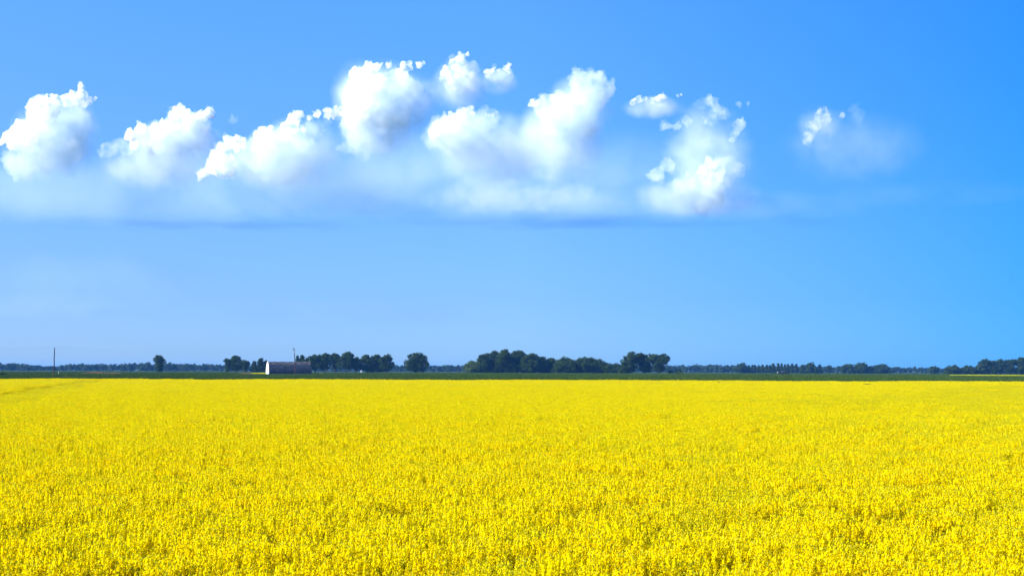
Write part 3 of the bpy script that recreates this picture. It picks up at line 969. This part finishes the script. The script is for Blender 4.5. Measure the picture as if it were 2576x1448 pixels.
def torn_volume_mat(name, density, size, lo, hi, detail=4.0, power=None, floor=0.0, step=0.25, color=(1, 1, 1)):
    """Cloud torn by noise of a given size in metres; with power it also thins from the middle of its own ball to the rim."""
    m, n, l = new_mat(name)
    out = n.new('ShaderNodeOutputMaterial')
    v = n.new('ShaderNodeVolumePrincipled')
    v.inputs['Color'].default_value = (*color, 1); v.inputs['Density Attribute'].default_value = ''
    ge = n.new('ShaderNodeNewGeometry')
    nz = n.new('ShaderNodeTexNoise'); nz.inputs['Scale'].default_value = 1.0 / size; nz.inputs['Detail'].default_value = detail
    nz.inputs['Roughness'].default_value = 0.55
    l.new(ge.outputs['Position'], nz.inputs['Vector'])
    mr = n.new('ShaderNodeMapRange'); mr.interpolation_type = 'SMOOTHSTEP'
    mr.inputs['From Min'].default_value = lo; mr.inputs['From Max'].default_value = hi
    mr.inputs['To Min'].default_value = density * floor; mr.inputs['To Max'].default_value = density
    d = mr.outputs[0]
    if power:
        tc = n.new('ShaderNodeTexCoord')
        dt = n.new('ShaderNodeVectorMath'); dt.operation = 'DOT_PRODUCT'
        l.new(tc.outputs['Object'], dt.inputs[0]); l.new(tc.outputs['Object'], dt.inputs[1])
        inv = n.new('ShaderNodeMath'); inv.operation = 'SUBTRACT'; inv.use_clamp = True; inv.inputs[0].default_value = 1.0
        l.new(dt.outputs['Value'], inv.inputs[1])
        # the rim also eats into the noise, so the outline is ragged rather than round
        ad = n.new('ShaderNodeMath'); ad.operation = 'MULTIPLY_ADD'; ad.inputs[1].default_value = 0.22
        sb = n.new('ShaderNodeMath'); sb.operation = 'SUBTRACT'; sb.inputs[1].default_value = 0.11
        l.new(inv.outputs[0], ad.inputs[0]); l.new(nz.outputs['Fac'], ad.inputs[2]); l.new(ad.outputs[0], sb.inputs[0])
        l.new(sb.outputs[0], mr.inputs['Value'])
        pw = n.new('ShaderNodeMath'); pw.operation = 'POWER'; pw.inputs[1].default_value = power; l.new(inv.outputs[0], pw.inputs[0])
        mu = n.new('ShaderNodeMath'); mu.operation = 'MULTIPLY'; l.new(pw.outputs[0], mu.inputs[0]); l.new(d, mu.inputs[1])
        d = mu.outputs[0]
    else:
        l.new(nz.outputs['Fac'], mr.inputs['Value'])
    l.new(d, v.inputs['Density'])
    l.new(v.outputs[0], out.inputs['Volume'])
    m.cycles.volume_step_rate = step
    return m


def core_mat_(d):
    return torn_volume_mat('cloud_core', d, 50.0, 0.40, 0.72, 5.0, step=0.16)


def body_mat_(d):
    return torn_volume_mat('cloud_body', d, 120.0, 0.38, 0.66, 5.0, floor=0.10, step=0.3, color=(0.93, 0.985, 1.0))


M_core = core_mat_(0.068)
M_mid = body_mat_(0.0055)


def ico(sub):
    bm = bmesh.new(); bmesh.ops.create_icosphere(bm, subdivisions=sub, radius=1.0)
    v = np.array([p.co[:] for p in bm.verts]); f = np.array([[q.index for q in p.verts] for p in bm.faces]); bm.free()
    return v, f
ICO1, ICO2, ICO3 = ico(2), ico(3), ico(4)


def puff_mesh(name, puffs, mat, parent, kids, voxel, amp, grand=True, seed=0):
    """Union of billows with smaller billows budding from them, as one closed skin."""
    g = np.random.default_rng(seed)
    S = []
    for c, r in puffs:
        S.append((c, np.array([r, r, r * 0.95])))
        for k in range(kids):
            d = rand_dirs(1, 0.35, g)[0]
            r2 = r * g.uniform(0.28, 0.48)
            c2 = c + d * r * g.uniform(0.75, 0.95)
            S.append((c2, np.array([r2] * 3)))
            if grand:
                for j in range(3):
                    d2 = rand_dirs(1, 0.4, g)[0]
                    r3 = r2 * g.uniform(0.35, 0.55)
                    S.append((c2 + d2 * r2 * 0.9, np.array([r3] * 3)))
    vs, fs, o = [], [], 0
    for c, r in S:
        iv, if_ = ICO2 if r[0] > 60 else ICO1
        vs.append(iv * r + c); fs.append(if_ + o); o += len(iv)
    vs = np.concatenate(vs); fs = np.concatenate(fs)
    me = bpy.data.meshes.new(name); me.from_pydata(vs.tolist(), [], fs.tolist()); me.materials.append(mat)
    ob = link(bpy.data.objects.new(name, me))
    m = ob.modifiers.new('skin', 'REMESH'); m.mode = 'VOXEL'; m.voxel_size = voxel
    if amp:
        for tx, a in ((tex_a, -amp * 1.6), (tex_b, -amp * 0.75), (tex_c, amp * 0.8)):
            m = ob.modifiers.new('billow', 'DISPLACE'); m.texture = tx; m.strength = a; m.mid_level = 0.5; m.texture_coords = 'GLOBAL'
    dg = bpy.context.evaluated_depsgraph_get()
    me2 = bpy.data.meshes.new_from_object(ob.evaluated_get(dg))
    bpy.data.objects.remove(ob); bpy.data.meshes.remove(me)
    n = len(me2.vertices)
    co = np.empty(n * 3, np.float32); me2.vertices.foreach_get('co', co); co = co.reshape(-1, 3)
    ed = np.empty(len(me2.edges) * 2, np.int32); me2.edges.foreach_get('vertices', ed); ed = ed.reshape(-1, 2)
    lab = np.arange(n)
    while True:                                  # which billows hang together
        m = np.minimum(lab[ed[:, 0]], lab[ed[:, 1]])
        new = lab.copy()
        np.minimum.at(new, ed[:, 0], m); np.minimum.at(new, ed[:, 1], m)
        new = new[new]
        if (new == lab).all(): break
        lab = new
    lv = np.empty(len(me2.loops), np.int32); me2.loops.foreach_get('vertex_index', lv)
    ls = np.empty(len(me2.polygons), np.int32); me2.polygons.foreach_get('loop_start', ls)
    lt = np.empty(len(me2.polygons), np.int32); me2.polygons.foreach_get('loop_total', lt)
    flab = lab[lv[ls]]
    for q in np.unique(lab):
        vi = np.nonzero(lab == q)[0]
        if len(vi) < 60: continue
        mp_ = np.full(n, -1); mp_[vi] = np.arange(len(vi))
        fs_ = [mp_[lv[ls[i]:ls[i] + lt[i]]].tolist() for i in np.nonzero(flab == q)[0]]
        mesh_obj(name, co[vi].tolist(), fs_, mat, parent, True)
    bpy.data.meshes.remove(me2)


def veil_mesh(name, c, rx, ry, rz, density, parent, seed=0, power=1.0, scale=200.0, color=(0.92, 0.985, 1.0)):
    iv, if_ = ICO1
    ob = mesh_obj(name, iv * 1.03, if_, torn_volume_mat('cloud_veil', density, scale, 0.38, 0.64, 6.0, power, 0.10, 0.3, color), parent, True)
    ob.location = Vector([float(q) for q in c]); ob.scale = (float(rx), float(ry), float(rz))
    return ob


def make_cloud(label, zoom, core=(), mid=(), veils=(), depth=1.0, seed=1, dist=CD, core_mat=None, mid_mat=None):
    ox, oy, k = ZOOM[zoom]
    g = np.random.default_rng(seed)
    def pos(zx, zy, dy=0.0):
        d = ray(ox + zx * k, oy + zy * k)
        return np.array(d * dist) + np.array([0, 0, CAM_H]) + np.array([0, dy, 0])
    u = k * dist / PX
    allp = list(core) + list(mid) + [v[:2] for v in veils]
    cx = sum(p[0] for p in allp) / len(allp); cy_ = sum(p[1] for p in allp) / len(allp)
    c0 = pos(cx, cy_)
    t = empty('cloud', c0, label, 'cloud', 'cumulus clouds in the blue sky')
    def pf(lst, gr=1.0, back=0.0):
        return [(pos(x, y, (g.uniform(-1, 1) * depth + back) * r * u) - c0, r * u * gr) for x, y, r in lst]
    if core: puff_mesh('billow', pf(core, 1.18), core_mat or M_core, t, 8, 3.6, 15, True, seed)
    if mid: puff_mesh('body', pf(mid, 1.5, 0.3), mid_mat or M_mid, t, 5, 6.0, 26, False, seed + 50)
    for i, v in enumerate(veils):
        x, y, rx, rz = v[:4]
        m = (0.0011 if len(v) < 5 else v[4]) * 3.9
        veil_mesh('veil', pos(x, y, max(rx, rz) * u * 0.4) - c0, rx * u, max(rx, rz) * u * 0.8, rz * u * 1.1, m, t, seed + i)
    return t


make_cloud('brilliant white cloud with a curled horn on top at the left edge of the sky', 'A',
    core=[(340,330,78),(430,330,75),(300,420,85),(200,520,75),(120,590,68),(90,640,48),(390,430,75),(280,560,85),(600,265,55),(690,240,45),(668,175,28),(655,150,22),(740,280,38),(690,290,42),(520,290,45),(350,620,55),(200,650,62),(5,620,30)],
    mid=[(150,770,100),(240,820,80),(600,720,75),(500,790,75),(650,690,50),(330,870,40),(560,390,80),(450,560,140),(380,720,120),(520,450,130),(350,600,130),(620,430,90),(500,680,110),(250,740,120),(160,800,90)],
    veils=[(400,580,420,360),(560,520,250,280,.0012)], seed=3, dist=9800)
make_cloud('bumpy medium cloud climbing to the right between the horned cloud and the stepped cloud', 'A',
    core=[(1480,350,46),(1430,400,38),(1540,400,50),(1690,400,46),(1740,380,38),(1600,440,50),(1560,490,38),(1180,530,50),(1100,580,48),(1270,510,48),(1350,480,38),(1330,570,50),(1250,640,46),(1100,640,42),(1420,510,46),(1240,690,32)],
    mid=[(900,680,50),(980,650,45),(850,700,36),(1060,690,42),(1920,435,26),(1400,600,110),(1550,540,100),(1650,480,80),(1250,620,100),(1450,480,90)],
    veils=[(1400,600,480,190),(1250,800,600,200,.0006)], seed=5, dist=13500)
make_cloud('long stepped cloud rising in three humps toward the great tower', 'B',
    core=[(340,740,52),(400,730,50),(280,780,52),(420,790,44),(230,870,56),(170,940,52),(110,1000,44),(85,1040,26),(300,900,70),(300,990,60),(220,970,52),(65,1000,20),(640,680,60),(600,730,62),(660,760,70),(560,800,48),(860,540,48),(900,510,32),(800,610,44),(780,640,34),(860,630,44),(940,640,26),(1060,510,32),(1000,540,24),(1150,510,40),(1200,500,44)],
    mid=[(780,960,100),(500,990,56),(600,1050,56),(900,1060,52),(700,790,90),(620,880,80),(850,850,100),(950,800,80),(1130,580,35),(450,880,90),(330,880,110),(650,850,130),(780,740,110),(720,940,120),(880,940,90),(1000,640,70),],
    veils=[(700,900,560,260),(900,760,420,260,.0008)], seed=7, dist=10000)
make_cloud('towering brilliant cloud with a sheer left face, tallest in the sky', 'B',
    core=[(1400,170,62),(1370,220,52),(1480,130,44),(1400,300,78),(1350,380,72),(1330,450,66),(1450,400,92),(1500,300,80),(1420,490,84),(1590,210,44),(1560,300,60),(1550,130,38),(1650,110,28),(1780,110,42),(1740,160,46),(1770,190,38),(1500,480,80),(1380,540,62),(1290,500,44),(1600,580,45),(1680,550,36),(1900,105,28),(1930,92,18)],
    mid=[(1640,330,110),(1600,450,115),(1700,220,75),(1480,600,100),(1560,650,60),(1400,680,85),(1300,780,40),(1240,790,26),(1430,830,46),(1380,760,64),(1600,780,36),(1530,740,64),(1750,330,100),(1500,400,160),(1620,420,140),(1480,560,140),(1400,620,110),(1700,500,100),(1560,700,90)],
    veils=[(1560,460,430,440),(1750,400,380,300,.0010),(1380,350,260,330,.0008)], seed=9, dist=11500)
make_cloud('ragged high cloud puff just right of the top of the great tower', 'C',
    core=[(430,60,42),(390,110,40),(480,150,38),(510,210,34),(440,180,46),(310,150,36),(300,200,32),(350,240,36),(390,280,26),(270,230,18),(530,130,22),(490,20,16)],
    mid=[(420,200,100),(380,290,60),(520,260,60)],
    veils=[(430,260,280,230,.0009)], seed=11, dist=13000, core_mat=core_mat_(0.045))
make_cloud('small twin puffed cloud to the right of the ragged high puff', 'C',
    core=[(640,160,24),(690,145,23),(650,185,22),(740,150,13),(810,125,28),(830,150,22)], mid=[(720,190,50),(800,200,50)], veils=[(740,230,190,110,.001)], seed=13, dist=13400, core_mat=core_mat_(0.054))
make_cloud('smooth lens shaped bright cloud low under the ragged high puff', 'C',
    core=[(290,560,46),(240,620,55),(210,690,48),(380,560,55),(460,510,42),(510,490,32),(550,510,34),(330,630,66),(430,590,50),(650,500,24),(730,495,17),(690,515,20)],
    mid=[(300,660,100),(480,600,100),(650,560,70),(200,700,60),(400,680,100)],
    veils=[(480,680,420,210,.0016),(700,780,560,330,.0010)], seed=15, dist=9300, core_mat=core_mat_(0.0396))
make_cloud('hazy glowing cloud with torn white scraps above its soft round belly', 'C',
    core=[(1040,410,34),(1000,440,17),(1060,430,24),(1190,375,28),(1230,440,34),(1210,490,26),(1360,510,30),(1340,550,22),(1380,480,20)],
    mid=[(1410,240,58),(1440,200,40),(1400,310,44),(1520,220,52),(1590,200,40),(1640,290,52),(1660,330,40),(1580,300,72),(1480,400,100),(1300,470,90),(1150,470,80),(1250,560,110),(1400,560,110),(1520,330,110)],
    veils=[(1260,700,430,390,.0016),(1420,430,330,270,.0010)], seed=17, dist=12000, core_mat=core_mat_(0.054), mid_mat=body_mat_(0.0075))
make_cloud('pale low cloud bank with soft bumps below the hazy glowing cloud', 'C',
    mid=[(480,1120,70),(580,1070,52),(700,1060,36),(600,1150,95),(440,1090,34),(800,1150,100),(1420,1090,42),(1490,1090,42),(1450,1140,60),(1350,1160,60),(1250,1190,52),(1100,1200,80),(950,1220,80),(800,1290,44),(330,1210,44),(150,1210,48)],
    veils=[(700,1160,640,170,.0002),(1300,1180,500,140,.0002)], seed=19, dist=14500, mid_mat=body_mat_(0.0010))
make_cloud('row of tiny white cloud tufts above the broken cloud at right', 'D',
    core=[(130,215,19),(170,205,21),(200,200,14),(250,215,18),(290,195,21),(325,180,18),(300,230,20),(410,180,14),(430,170,9)],
    veils=[(260,240,230,70,.0010)], seed=21, dist=13000, core_mat=core_mat_(0.0468))
make_cloud('broken cloud of stacked soft lumps right of the hazy glowing cloud', 'D',
    core=[(620,600,40),(580,640,40),(650,640,48),(560,680,34),(480,690,30),(500,740,32),(620,710,56)],
    mid=[(590,215,28),(630,215,24),(560,230,24),(510,235,12),(650,260,28),(690,300,28),(620,330,34),(790,365,28),(770,410,24),(750,450,20),(800,345,20),(790,240,17),(850,228,11),(320,365,24),(400,370,24),(460,335,24),
         (720,600,34),(400,760,44),(340,620,34),(280,670,38),(250,690,24),(620,780,60),(780,640,34),(700,690,52),(570,850,50)],
    veils=[(620,560,330,360,.0008),(560,790,480,130,.0008)], seed=23, dist=10000, core_mat=core_mat_(0.0216), mid_mat=body_mat_(0.0105))
make_cloud('faint slanting cloud wisp fading into blue, rightmost in the sky', 'D',
    core=[(1310,285,30),(1290,320,32),(1260,370,36),(1230,430,36),(1210,470,26),(1330,330,36),(1440,305,20)],
    mid=[(1350,390,40),(1510,270,28),(1530,310,32)],
    veils=[(1560,480,520,250,.00010),(1300,380,190,170,.0005)], seed=25, dist=11500, core_mat=core_mat_(0.0144), mid_mat=body_mat_(0.0013))


def stratus():
    """The thin flat deck the cumulus grow from: a wide low lens with a level base."""
    t = empty('cloud_deck', (0, 10400, 1050), 'thin pale cloud deck with a level base under the cumulus', 'cloud deck')
    for px, py, rx, rz, dn in ((300, 525, 800, 48, .00042), (1150, 520, 900, 46, .0004), (100, 470, 560, 85, .0006), (700, 455, 620, 100, .0006), (1000, 420, 420, 110, .0005), (1400, 430, 560, 120, .0005),
                               (1750, 520, 500, 40, .0004), (2300, 488, 420, 26, .0003), (250, 700, 420, 80, .00013), (900, 790, 500, 40, .00012), (150, 770, 300, 40, .00012)):
        d = ray(px, py) * 10400
        u = 10400 / PX
        veil_mesh('layer', np.array(d) + [0, -10400, CAM_H - 1050], rx * u, 800, rz * u, dn * (0.3 if py == 488 else 0.8 if py < 600 else 1.0), t, px, 0.9, 420.0, (0.80, 0.94, 1.0))
    # shade put into the colour of thin lenses: the underside along its level base
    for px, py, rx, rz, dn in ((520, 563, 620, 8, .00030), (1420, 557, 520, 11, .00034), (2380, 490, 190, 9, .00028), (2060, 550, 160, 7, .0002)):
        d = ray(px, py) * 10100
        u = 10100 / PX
        veil_mesh('underside_shade', np.array(d) + [0, -10400, CAM_H - 1050], rx * u, 700, rz * u, dn * 2.7, t, px, 0.8, 500.0, (0.06, 0.32, 0.9))
stratus()

# ------------------------------------------------------------------ haze over the plain
def make_haze():
    b = Build()
    b.box((0, 5500, 20.0), (13400, 13400, 42.0))
    o = b.obj('haze', volume_mat('haze_air', (0.12, 0.40, 1.0), 0.000048, 0.0))
    tag(o, 'thin blue summer haze over the plain', 'haze', kind='stuff')
make_haze()
